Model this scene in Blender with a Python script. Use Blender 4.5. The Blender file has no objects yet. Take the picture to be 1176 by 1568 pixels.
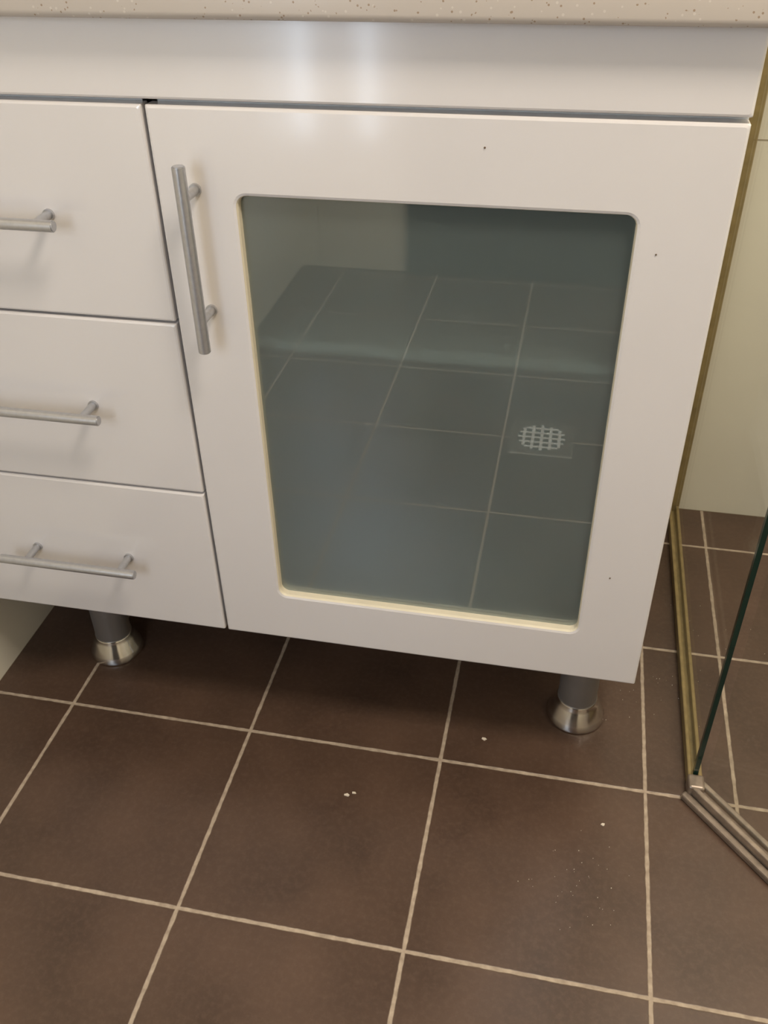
import bpy, bmesh, math, random
from mathutils import Vector, Matrix
random.seed(3)
S=bpy.context.scene
S.view_settings.view_transform='Standard'

# ---------------------------------------------------------------- materials
def srgb(r,g,b):
    f=lambda c:(c/255/12.92) if c/255<=.04045 else ((c/255+.055)/1.055)**2.4
    return (f(r),f(g),f(b),1)
def newmat(n):
    m=bpy.data.materials.new(n); m.use_nodes=True
    nt=m.node_tree; return m,nt,nt.nodes['Principled BSDF']
def N(nt,t,**k):
    n=nt.nodes.new(t)
    for a,v in k.items(): setattr(n,a,v)
    return n
def M(nt,op,a,b=None,c=None):
    n=nt.nodes.new('ShaderNodeMath'); n.operation=op
    for i,x in enumerate((a,b,c)):
        if x is None: continue
        if isinstance(x,(int,float)): n.inputs[i].default_value=x
        else: nt.links.new(x,n.inputs[i])
    return n.outputs[0]
def mixc(nt,f,a,b):
    n=nt.nodes.new('ShaderNodeMix'); n.data_type='RGBA'
    for i,x in ((0,f),(6,a),(7,b)):
        if isinstance(x,(int,float,tuple)): n.inputs[i].default_value=x
        else: nt.links.new(x,n.inputs[i])
    return n.outputs[2]
def noise(nt,vec,scale,detail=3,rough=.5):
    n=nt.nodes.new('ShaderNodeTexNoise'); n.inputs['Scale'].default_value=scale
    n.inputs['Detail'].default_value=detail; n.inputs['Roughness'].default_value=rough
    nt.links.new(vec,n.inputs['Vector']); return n.outputs['Fac']
def ramp(nt,f,a,b):
    n=nt.nodes.new('ShaderNodeMapRange'); n.inputs[1].default_value=a; n.inputs[2].default_value=b
    nt.links.new(f,n.inputs[0]); return n.outputs[0]
def simple(n,col,rough=.4,metal=0,coat=0,var=.04,scale=30,bump=0):
    m,nt,p=newmat(n)
    co=N(nt,'ShaderNodeNewGeometry').outputs['Position']
    nz=noise(nt,co,scale)
    dark=tuple(c*(1-var*2) for c in col[:3])+(1,)
    nt.links.new(mixc(nt,ramp(nt,nz,.3,.7),dark,col),p.inputs['Base Color'])
    p.inputs['Roughness'].default_value=rough; p.inputs['Metallic'].default_value=metal
    p.inputs['Coat Weight'].default_value=coat; p.inputs['Coat Roughness'].default_value=.1
    if bump:
        b=N(nt,'ShaderNodeBump'); b.inputs['Strength'].default_value=bump; b.inputs['Distance'].default_value=.001
        nt.links.new(nz,b.inputs['Height']); nt.links.new(b.outputs[0],p.inputs['Normal'])
    return m
white=simple('white_lacquer',srgb(222,217,215),.18,0,.9,.012,6)
edge=simple('cream_edge',srgb(228,218,194),.4)
inner=simple('cabinet_interior',srgb(236,236,234),.5)
steel=simple('brushed_steel',srgb(190,190,193),.35,.75,0,.05,200)
chrome=simple('chrome',srgb(228,226,222),.16,1)
legm=simple('leg_grey',srgb(124,118,113),.4,.3)
brass=simple('aged_gold_channel',srgb(162,142,98),.4,.3,0,.14,60)
alu=simple('dull_aluminium',srgb(165,150,136),.35,.6,0,.18,50)
pvc=simple('pvc_pipe',srgb(225,222,215),.35)
rust=simple('joint_tape',srgb(190,150,90),.6,0,0,.2,80)
dark=simple('dark_gap',srgb(25,23,22),.7)
speckm=simple('dirt',srgb(110,92,74),.7)
ceilm=simple('ceiling_paint',srgb(235,230,222),.8)
dust=simple('debris_white',srgb(215,203,186),.8)
drainm=simple('drain_metal',srgb(240,240,236),.5,0)
glassedge=simple('glass_edge_green',srgb(22,45,38),.15)
timber=simple('dark_timber',srgb(52,46,42),.5,0,0,.2,12)  # only for the added door that darkens the glass reflection

def stone():
    m,nt,p=newmat('speckled_stone'); co=N(nt,'ShaderNodeNewGeometry').outputs['Position']
    v=N(nt,'ShaderNodeTexVoronoi'); v.inputs['Scale'].default_value=230; nt.links.new(co,v.inputs['Vector'])
    sp=M(nt,'LESS_THAN',v.outputs['Distance'],.22)
    n2=noise(nt,co,90,2); sel=M(nt,'GREATER_THAN',n2,.55)
    c=mixc(nt,M(nt,'MULTIPLY',sp,sel),srgb(192,182,172),srgb(158,138,118))
    v2=N(nt,'ShaderNodeTexVoronoi'); v2.inputs['Scale'].default_value=120; nt.links.new(co,v2.inputs['Vector'])
    c=mixc(nt,M(nt,'MULTIPLY',M(nt,'LESS_THAN',v2.outputs['Distance'],.14),.4),c,srgb(222,215,205))
    nt.links.new(c,p.inputs['Base Color']); p.inputs['Roughness'].default_value=.25
    return m
stonem=stone()

def line_mask(nt,coord,off,period):
    a=M(nt,'SUBTRACT',coord,off); a=M(nt,'DIVIDE',a,period); a=M(nt,'ADD',a,.5)
    f=M(nt,'FRACT',a); d=M(nt,'ABSOLUTE',M(nt,'SUBTRACT',f,.5))
    return M(nt,'MULTIPLY',d,period)
def floor_mat():
    m,nt,p=newmat('brown_floor_tiles')
    co=N(nt,'ShaderNodeNewGeometry').outputs['Position']
    sx=N(nt,'ShaderNodeSeparateXYZ'); nt.links.new(co,sx.inputs[0]); X,Y=sx.outputs[0],sx.outputs[1]
    wob=M(nt,'MULTIPLY',M(nt,'SUBTRACT',noise(nt,co,60,3),.5),.0026)
    ins=M(nt,'MULTIPLY',M(nt,'GREATER_THAN',X,.115),M(nt,'GREATER_THAN',M(nt,'ADD',X,Y),.11))
    offx=M(nt,'ADD',M(nt,'MULTIPLY',ins,.127),.044)
    dx=line_mask(nt,X,offx,.3); dy=line_mask(nt,Y,-.0075,.3)
    d=M(nt,'ADD',M(nt,'MINIMUM',dx,dy),wob)
    g=N(nt,'ShaderNodeMapRange'); g.inputs[1].default_value=.002; g.inputs[2].default_value=.0033; g.inputs[3].default_value=1; g.inputs[4].default_value=0
    nt.links.new(d,g.inputs[0]); g=g.outputs[0]
    n1=noise(nt,co,7,4); n2=noise(nt,co,120,4,.7)
    tile=mixc(nt,ramp(nt,n1,.3,.7),srgb(69,52,42),srgb(89,68,55))
    tile=mixc(nt,M(nt,'MULTIPLY',ramp(nt,n2,.45,.8),.35),tile,srgb(112,92,77))
    gr=mixc(nt,noise(nt,co,90,3),srgb(122,105,90),srgb(200,182,160))
    nt.links.new(mixc(nt,g,tile,gr),p.inputs['Base Color'])
    r=M(nt,'ADD',M(nt,'MULTIPLY',g,.4),M(nt,'ADD',M(nt,'MULTIPLY',n1,.15),.24))
    nt.links.new(r,p.inputs['Roughness'])
    h=M(nt,'ADD',M(nt,'MULTIPLY',g,-1),M(nt,'MULTIPLY',n2,.08))
    b=N(nt,'ShaderNodeBump'); b.inputs['Strength'].default_value=.5; b.inputs['Distance'].default_value=.0015
    nt.links.new(h,b.inputs['Height']); nt.links.new(b.outputs[0],p.inputs['Normal'])
    return m
def wall_mat():
    m,nt,p=newmat('cream_wall_tiles')
    co=N(nt,'ShaderNodeNewGeometry').outputs['Position']
    sx=N(nt,'ShaderNodeSeparateXYZ'); nt.links.new(co,sx.inputs[0])
    a=line_mask(nt,M(nt,'ADD',sx.outputs[0],sx.outputs[1]),.21,.6); b=line_mask(nt,sx.outputs[2],.724,.724)
    g=M(nt,'LESS_THAN',M(nt,'MINIMUM',a,b),.0014)
    c=mixc(nt,noise(nt,co,3,3),srgb(218,211,194),srgb(229,224,210))
    nt.links.new(mixc(nt,g,c,srgb(165,155,135)),p.inputs['Base Color']); p.inputs['Roughness'].default_value=.2
    return m
floorm=floor_mat(); wallm=wall_mat()

def schlick(nt,base,scale):
    lw=N(nt,'ShaderNodeLayerWeight'); lw.inputs[0].default_value=.5
    return M(nt,'MINIMUM',M(nt,'ADD',M(nt,'MULTIPLY',M(nt,'POWER',lw.outputs['Facing'],4.),scale),base),1.)
def clear_glass():
    m,nt,p=newmat('clear_shower_glass'); nt.nodes.remove(p)
    out=nt.nodes['Material Output']
    t=N(nt,'ShaderNodeBsdfTransparent'); t.inputs[0].default_value=(.97,.982,.975,1)
    gl=N(nt,'ShaderNodeBsdfGlossy'); gl.inputs['Roughness'].default_value=.03
    mx=N(nt,'ShaderNodeMixShader'); nt.links.new(schlick(nt,.03,.22),mx.inputs[0]); nt.links.new(t.outputs[0],mx.inputs[1]); nt.links.new(gl.outputs[0],mx.inputs[2])
    nt.links.new(mx.outputs[0],out.inputs[0]); return m
def frosted():
    m,nt,p=newmat('frosted_cabinet_glass'); nt.nodes.remove(p)
    out=nt.nodes['Material Output']
    co=N(nt,'ShaderNodeNewGeometry').outputs['Position']
    tint=(.88,.95,.94,1)
    d=N(nt,'ShaderNodeBsdfDiffuse')
    nt.links.new(mixc(nt,noise(nt,co,5,2),srgb(122,132,130),srgb(140,150,147)),d.inputs[0])
    t=N(nt,'ShaderNodeBsdfTransparent'); t.inputs[0].default_value=tint
    r=N(nt,'ShaderNodeBsdfRefraction'); r.inputs['Color'].default_value=tint; r.inputs['Roughness'].default_value=.45; r.inputs['IOR'].default_value=1.1
    tr=N(nt,'ShaderNodeBsdfTranslucent'); tr.inputs[0].default_value=tint
    g=N(nt,'ShaderNodeBsdfGlossy'); g.inputs['Roughness'].default_value=.012
    def mix(f,a,b):
        x=N(nt,'ShaderNodeMixShader')
        if isinstance(f,float): x.inputs[0].default_value=f
        else: nt.links.new(f,x.inputs[0])
        nt.links.new(a.outputs[0],x.inputs[1]); nt.links.new(b.outputs[0],x.inputs[2]); return x
    a=mix(.66,t,r); b=mix(.35,d,tr); c=mix(.38,a,b); e=mix(schlick(nt,.17,.5),c,g)
    nt.links.new(e.outputs[0],out.inputs[0]); return m
clearm=clear_glass(); frostm=frosted()
def emis(n,col,s):
    m,nt,p=newmat(n); p.inputs['Base Color'].default_value=col; p.inputs['Emission Color'].default_value=col; p.inputs['Emission Strength'].default_value=s; return m
glowm=emis('added_glow_pane',(.75,.86,1,1),7)  # glow of the added panes, reflected as streaks in the lacquer

# ---------------------------------------------------------------- mesh helpers
def finish(name,bm,mat,parent=None,smooth=False,ang=35):
    bmesh.ops.recalc_face_normals(bm,faces=bm.faces)
    me=bpy.data.meshes.new(name); bm.to_mesh(me); bm.free()
    for mt in (mat if isinstance(mat,(list,tuple)) else [mat]): me.materials.append(mt)
    if smooth:
        me.shade_smooth(); me.set_sharp_from_angle(angle=math.radians(ang))
    o=bpy.data.objects.new(name,me); S.collection.objects.link(o)
    if parent: o.parent=parent
    return o
def empty(name,loc=(0,0,0)):
    o=bpy.data.objects.new(name,None); S.collection.objects.link(o); o.location=loc; return o
def addbox(bm,x0,x1,y0,y1,z0,z1,bev=0,seg=2,mi=0):
    r=bmesh.ops.create_cube(bm,size=1); vs=r['verts']
    for v in vs: v.co=Vector(((x0+x1)/2+v.co.x*(x1-x0),(y0+y1)/2+v.co.y*(y1-y0),(z0+z1)/2+v.co.z*(z1-z0)))
    fs=set(f for v in vs for f in v.link_faces)
    for f in fs: f.material_index=mi
    if bev:
        es=list(set(e for v in vs for e in v.link_edges))
        bmesh.ops.bevel(bm,geom=es,offset=bev,segments=seg,affect='EDGES',profile=.5)
def box(name,x0,x1,y0,y1,z0,z1,mat,parent=None,bev=0,seg=2):
    bm=bmesh.new(); addbox(bm,x0,x1,y0,y1,z0,z1,bev,seg); return finish(name,bm,mat,parent)
def rr(x0,x1,z0,z1,r,n=7):
    pts=[]
    for cx,cz,a0 in ((x1-r,z1-r,0),(x0+r,z1-r,90),(x0+r,z0+r,180),(x1-r,z0+r,270)):
        for i in range(n):
            a=math.radians(a0+90*i/(n-1)); pts.append((cx+r*math.cos(a),cz+r*math.sin(a)))
    return pts
def panel(name,x0,x1,z0,z1,th,mat,parent,hole=None,y=0,hr=.011,b=.0028):
    bm=bmesh.new(); rings=[]
    def ring(rect,r,yy):
        rings.append([bm.verts.new((px,yy+y,pz)) for px,pz in rr(*rect,r)])
    def ins(d): return (x0+d,x1-d,z0+d,z1-d)
    ring(ins(0),.0015,th); ring(ins(0),.0015,b); ring(ins(b*.3),.0018,b*.3); ring(ins(b),.0025,0)
    if hole:
        hx0,hx1,hz0,hz1=hole
        def ho(d): return (hx0-d,hx1+d,hz0-d,hz1+d)
        ring(ho(.004),hr+.004,0); ring(ho(.0012),hr+.0012,.0012); ring(ho(0),hr,.004); ring(ho(0),hr,th)
    n=len(rings[0]); K=len(rings)
    rng=range(K) if hole else range(K-1)
    for k in rng:
        a=rings[k]; c=rings[(k+1)%K]
        for i in range(n):
            f=bm.faces.new((a[i],a[(i+1)%n],c[(i+1)%n],c[i]))
            if hole and k in(5,6): f.material_index=1
    if not hole:
        bm.faces.new(rings[0]); bm.faces.new(rings[-1])
    return finish(name,bm,[mat,edge],parent)
def cyl(bm,p,q,r,seg=24,r2=None):
    p=Vector(p);q=Vector(q); d=q-p
    mat=Matrix.Translation((p+q)/2)@d.to_track_quat('Z','Y').to_matrix().to_4x4()
    bmesh.ops.create_cone(bm,cap_ends=True,segments=seg,radius1=r,radius2=r if r2 is None else r2,depth=d.length,matrix=mat)
def lathe(name,prof,loc,mat,parent=None,seg=40,mis=None):
    bm=bmesh.new(); rg=[]
    for r,z in prof:
        rg.append([bm.verts.new((loc[0]+r*math.cos(2*math.pi*i/seg),loc[1]+r*math.sin(2*math.pi*i/seg),loc[2]+z)) for i in range(seg)])
    for k in range(len(rg)-1):
        for i in range(seg):
            f=bm.faces.new((rg[k][i],rg[k][(i+1)%seg],rg[k+1][(i+1)%seg],rg[k+1][i]))
            if mis: f.material_index=mis[k]
    bm.faces.new(rg[0]); bm.faces.new(rg[-1])
    return finish(name,bm,mat,parent,True,40)
def handle(name,a,b,posts,parent,r=.0062):
    bm=bmesh.new(); a=Vector(a);b=Vector(b); d=(b-a).normalized()
    cyl(bm,a+d*.001,b-d*.001,r,28)
    cyl(bm,a,a+d*.0012,r*.85,28); cyl(bm,b-d*.0012,b,r*.85,28)
    for p in posts:
        p=Vector(p)
        cyl(bm,p,(p.x,0,p.z),.0048,20); cyl(bm,(p.x,-.003,p.z),(p.x,0,p.z),.0065,20)
    return finish(name,bm,steel,parent,True,40)
def tube(name,pts,r,mat,parent=None,res=6):
    cu=bpy.data.curves.new(name,'CURVE'); cu.dimensions='3D'; cu.bevel_depth=r; cu.bevel_resolution=res; cu.use_fill_caps=True
    sp=cu.splines.new('POLY'); sp.points.add(len(pts)-1)
    for i,p in enumerate(pts): sp.points[i].co=(*p,1)
    o=bpy.data.objects.new(name+'_c',cu); S.collection.objects.link(o)
    dg=bpy.context.evaluated_depsgraph_get(); me=bpy.data.meshes.new_from_object(o.evaluated_get(dg))
    bpy.data.objects.remove(o); me.materials.clear(); me.materials.append(mat); me.shade_smooth()
    ob=bpy.data.objects.new(name,me); S.collection.objects.link(ob)
    if parent: ob.parent=parent
    return ob

# ---------------------------------------------------------------- room
XL,XR,YB,YF,H=-1.0,1.05,.715,-1.85,2.4
box('floor',XL-.1,XR+.1,YF-.1,YB+.1,-.1,0,floorm)
box('ceiling',XL-.1,XR+.1,YF-.1,YB+.1,H,H+.1,ceilm)
box('wall_back',XL-.1,XR+.1,YB,YB+.1,0,H,wallm)
box('wall_front',XL-.1,XR+.1,YF-.1,YF,0,H,wallm)
box('wall_left',XL-.1,XL,YF,YB,0,H,wallm)
box('wall_right',XR,XR+.1,YF,YB,0,H,wallm)
W1=empty('added_streak_window')  # unseen, added: glowing panes that give the rail its bright vertical streaks
bm=bmesh.new()
zw0,zw1=.42,1.9
for x0,x1 in ((-.995,-.985),(-.925,-.785),(-.735,-.66)): addbox(bm,x0,x1,YF,YF+.02,zw0,zw1,.002)
addbox(bm,-.995,-.66,YF,YF+.02,zw0-.03,zw0,.002); addbox(bm,-.995,-.66,YF,YF+.02,zw1,zw1+.03,.002)
finish('frame',bm,white,W1)
box('pane_1',-.985,-.925,YF,YF+.006,zw0,zw1,glowm,W1)
box('pane_2',-.785,-.735,YF,YF+.006,zw0,zw1,glowm,W1)
D1=empty('added_dark_door')  # unseen door, added so the top of the cabinet glass reflects something dark
bm=bmesh.new(); addbox(bm,-.74,.27,YF,YF+.012,.005,.30,.002); addbox(bm,-.62,.27,YF,YF+.0119,.30,2.04,.002)
for z0,z1 in ((.2,.95),(1.1,1.9)):
    for x0,x1 in ((-.50,-.20),(-.10,.17)): addbox(bm,x0,x1,YF+.01,YF+.02,z0,z1,.006)
bm.free()
bm=bmesh.new(); addbox(bm,-.60,.27,YF,YF+.012,.005,2.04,.002)
for z0,z1 in ((.2,.95),(1.1,1.9)):
    for x0,x1 in ((-.50,-.20),(-.10,.17)): addbox(bm,x0,x1,YF+.01,YF+.02,z0,z1,.006)
finish('leaf',bm,timber,D1)
bm=bmesh.new(); addbox(bm,-.65,-.603,YF,YF+.025,0,2.1,.003); addbox(bm,.273,.34,YF,YF+.025,0,2.1,.003); addbox(bm,-.603,.273,YF,YF+.025,2.043,2.1,.003)
finish('architrave',bm,timber,D1)
bm=bmesh.new(); cyl(bm,(.2,YF+.012,1.02),(.2,YF+.06,1.02),.01); cyl(bm,(.21,YF+.055,1.02),(.10,YF+.055,1.02),.008); cyl(bm,(.2,YF+.012,1.02),(.2,YF+.018,1.02),.026)
finish('lever',bm,steel,D1,True)

# ---------------------------------------------------------------- vanity
V=empty('bathroom_vanity')
CL=-.98; ZB=.207; ZT=.915; ZR=.918; ZC=.994; XD=-.5715
YBK=.70
y0=.0195
bm=bmesh.new()
addbox(bm,CL,CL+.016,y0,YBK,ZB,ZC)
addbox(bm,-.0165,-.0005,y0,YBK,ZB,ZC)
addbox(bm,XD-.008,XD+.008,y0,YBK,ZB,ZC)
addbox(bm,CL+.016,-.0165,y0,YBK,ZB,ZB+.016)
addbox(bm,CL+.016,-.0165,YBK-.01,YBK,ZB+.016,ZC)
addbox(bm,CL+.016,-.0165,y0,.03,ZR-.02,ZC)
finish('carcass',bm,inner,V)
bm=bmesh.new(); addbox(bm,XD+.009,-.017,.042,YBK-.011,.634,.650,.007,4); finish('shelf',bm,inner,V)
panel('top_rail',CL,0,ZR+.001,ZC,.018,white,V)
panel('cupboard_door',XD+.0015,0,ZB,ZT-.001,.018,white,V,hole=(-.485,-.0850,.287,.8285))
xs=(CL,XD-.0025)
panel('drawer_front_1',*xs,.6835,ZT-.001,.018,white,V)
panel('drawer_front_2',*xs,.4465,.6805,.018,white,V)
panel('drawer_front_3',*xs,ZB,.4435,.018,white,V)
panel('frosted_glass_pane',-.4975,-.0725,.2745,.841,.004,frostm,V,y=.0125)
handle('door_handle',(-.5275,-.035,.867),(-.5275,-.035,.667),[(-.5275,-.035,.834),(-.5275,-.035,.702)],V,.0068)
for i,z in enumerate((.7995,.564,.3225)):
    handle('drawer_handle_%d'%(i+1),(-.676,-.035,z),(-.876,-.035,z),[(-.700,-.035,z),(-.838,-.035,z)],V)
bm=bmesh.new(); addbox(bm,CL-.01,.018,-.024,YB-.003,ZC-.002,1.042,.007,4); finish('stone_countertop',bm,stonem,V,True,30)
prof=[(.042,0),(.045,.002),(.045,.006),(.042,.013),(.034,.032),(.031,.038),(.0305,.041),(.0295,.042),(.0295,.2),(.035,.201),(.035,.207)]
mis=[1]*6+[0]*4
k=0
for x in (-.062,-.84):
    for y in (.125,.60):
        k+=1; lathe('leg_%d'%k,prof,(x,y,0),[legm,chrome],V,mis=mis)
def arc(c,r,a0,a1,n=8):
    o=[]
    for i in range(n+1):
        a=math.radians(a0+(a1-a0)*i/n); u,v=math.cos(a)*r,math.sin(a)*r
        o.append((c[0]+u,c[1],c[2]+v))
    return o
tube('waste_pipe_upper',[(-.18,.40,.95),(-.18,.40,.80)]+arc((-.22,.40,.78),.04,0,-90)+[(-.25,.40,.74)]+arc((-.37,.40,.70),.04,90,180)+[(-.41,.40,.650)],.021,pvc,V)
tube('waste_pipe_lower',[(-.41,.40,.634),(-.41,.40,.50)]+[(-.40,.40,.46),(-.37,.40,.42),(-.36,.40,.38),(-.36,.40,.224)],.021,pvc,V)
bm=bmesh.new()
for a,b in (((-.41,.40,.675),(-.41,.40,.651)),((-.41,.40,.53),(-.41,.40,.50)),((-.36,.40,.33),(-.36,.40,.36)),((-.29,.40,.74),(-.25,.40,.74)),((-.36,.40,.74),(-.34,.40,.74))): cyl(bm,a,b,.027)
cyl(bm,(-.36,.40,.2235),(-.36,.40,.229),.045)
finish('pipe_couplings',bm,rust,V,True)
bm=bmesh.new()
for x,z,s in ((-.233,.886,.001),(-.063,.793,.0009),(-.055,.385,.001)):
    cyl(bm,(x,-.0008,z),(x+.0003,.0004,z),s,7)
finish('dirt_specks',bm,speckm,V)

# ---------------------------------------------------------------- shower screen
SH=empty('shower_screen')
cx,cy=.112,.004
HS=1.95
box('fixed_glass',cx-.003,cx+.003,cy+.024,YB-.012,.02,HS,clearm,SH)
box('fixed_glass_edge',cx-.0032,cx+.0032,cy+.016,cy+.024,.02,HS,glassedge,SH)
box('wall_channel',cx-.011,cx+.011,YB-.018,YB,0,HS,brass,SH,.002)
bm=bmesh.new(); addbox(bm,cx-.010,cx-.004,cy,YB-.019,0,.02,.0015); addbox(bm,cx+.004,cx+.010,cy,YB-.019,0,.02,.0015); addbox(bm,cx-.0045,cx+.0045,cy,YB-.019,0,.006)
finish('floor_channel',bm,brass,SH)
L=.62
def rotd(o):
    o.matrix_local=Matrix.Translation((cx,cy,0))@Matrix.Rotation(math.radians(-48),4,'Z'); return o
rotd(box('angled_glass',.014,L,-.003,.003,.03,HS,clearm,SH))
bm=bmesh.new()
addbox(bm,-.004,L,-.024,-.013,0,.012,.003); addbox(bm,-.004,L,-.012,-.004,0,.024,.002); addbox(bm,-.004,L,.004,.012,0,.024,.002); addbox(bm,-.004,L,-.0045,.0045,0,.016)
rotd(finish('angled_sill',bm,alu,SH))
box('corner_block',cx-.0115,cx+.0115,cy-.012,cy+.014,0,.026,alu,SH,.004,3)

# ---------------------------------------------------------------- floor drain
bm=bmesh.new(); dx,dy=-.168,-.912
seg=48; Rr=.056
def sq(a,h):
    c,s=math.cos(a),math.sin(a); k=h/max(abs(c),abs(s)); return dx+c*k,dy+s*k
r0=[bm.verts.new((*sq(2*math.pi*i/seg,.071),.0)) for i in range(seg)]
r1=[bm.verts.new((*sq(2*math.pi*i/seg,.070),.003)) for i in range(seg)]
r2_=[bm.verts.new((dx+Rr*math.cos(2*math.pi*i/seg),dy+Rr*math.sin(2*math.pi*i/seg),.003)) for i in range(seg)]
r3=[bm.verts.new((dx+Rr*math.cos(2*math.pi*i/seg),dy+Rr*math.sin(2*math.pi*i/seg),.0012)) for i in range(seg)]
for j,(a,b) in enumerate(((r0,r1),(r1,r2_),(r2_,r3))):
    for i in range(seg):
        f=bm.faces.new((a[i],a[(i+1)%seg],b[(i+1)%seg],b[i]))
        if j==1: f.material_index=2
f=bm.faces.new(r3); f.material_index=1
for k in range(-2,3):
    w=math.sqrt(Rr**2-(k*.020)**2)-.002
    addbox(bm,dx-w,dx+w,dy+k*.020-.0035,dy+k*.020+.0035,.001,.0035)
    addbox(bm,dx+k*.020-.0035,dx+k*.020+.0035,dy-w,dy+w,.001,.0033)
finish('floor_drain',bm,[drainm,dark,alu])

# ---------------------------------------------------------------- debris
bm=bmesh.new()
def flake(x,y,s,n=5):
    a0=random.random()*6
    vs=[bm.verts.new((x+s*random.uniform(.4,1)*math.cos(a0+2*math.pi*i/n),y+s*random.uniform(.25,.7)*math.sin(a0+2*math.pi*i/n),.0008+random.random()*.0012)) for i in range(n)]
    ex=bmesh.ops.extrude_face_region(bm,geom=[bm.faces.new(vs)])
    for v in ex['geom']:
        if isinstance(v,bmesh.types.BMVert): v.co.z=.0001
for x,y,s in ((-.38,-.095,.006),(-.37,-.09,.004),(-.196,.045,.005),(-.015,-.075,.004)): flake(x,y,s)
for i in range(85):
    c=random.choice([(-.03,-.16,.03),(-.05,-.2,.04),(.06,.2,.04),(.15,.35,.05)])
    flake(random.gauss(c[0],c[2]),random.gauss(c[1],c[2]),random.uniform(.0004,.0009),4)
finish('paint_flakes',bm,dust)

# ---------------------------------------------------------------- camera
f_,C=1408.139,Vector((-.14054,-.89594,1.12347)); yaw,pit,rol=-.21558,-.63459,-.02072
fw=Vector((math.sin(yaw)*math.cos(pit),math.cos(yaw)*math.cos(pit),math.sin(pit)))
r=Vector((math.cos(yaw),-math.sin(yaw),0)); u=r.cross(fw)
r2=r*math.cos(rol)+u*math.sin(rol); u2=-r*math.sin(rol)+u*math.cos(rol)
cam=bpy.data.cameras.new('camera'); co=bpy.data.objects.new('camera',cam); S.collection.objects.link(co)
co.matrix_world=Matrix(((r2.x,u2.x,-fw.x,C.x),(r2.y,u2.y,-fw.y,C.y),(r2.z,u2.z,-fw.z,C.z),(0,0,0,1)))
cam.sensor_fit='HORIZONTAL'; cam.sensor_width=36; cam.lens=36*f_/1176; cam.clip_start=.01
S.camera=co

# ---------------------------------------------------------------- lights
def area(n,loc,size,power,col,target=None):
    l=bpy.data.lights.new(n,'AREA'); l.shape='RECTANGLE'; l.size,l.size_y=size; l.energy=power; l.color=col
    o=bpy.data.objects.new(n,l); S.collection.objects.link(o); o.location=loc
    d=(Vector(target) if target else Vector((loc[0],loc[1]+.001,0)))-Vector(loc)
    o.rotation_euler=d.to_track_quat('-Z','Y').to_euler(); return o
area('ceiling_light',(.3,-.72,2.37),(.4,.4),28,(1,.9,.77))
area('added_shower_fill',(.6,.2,2.37),(.3,.3),13,(1,.9,.78))  # fill lamp added to brighten the shower wall, not an actual fitting
area('window_light',(-.7,-1.82,1.0),(.5,1.2),11,(.70,.83,1),(-.5,0,.35))
w=bpy.data.worlds.new('world'); S.world=w; w.use_nodes=True; w.node_tree.nodes['Background'].inputs[0].default_value=(.5,.5,.5,1); w.node_tree.nodes['Background'].inputs[1].default_value=.3
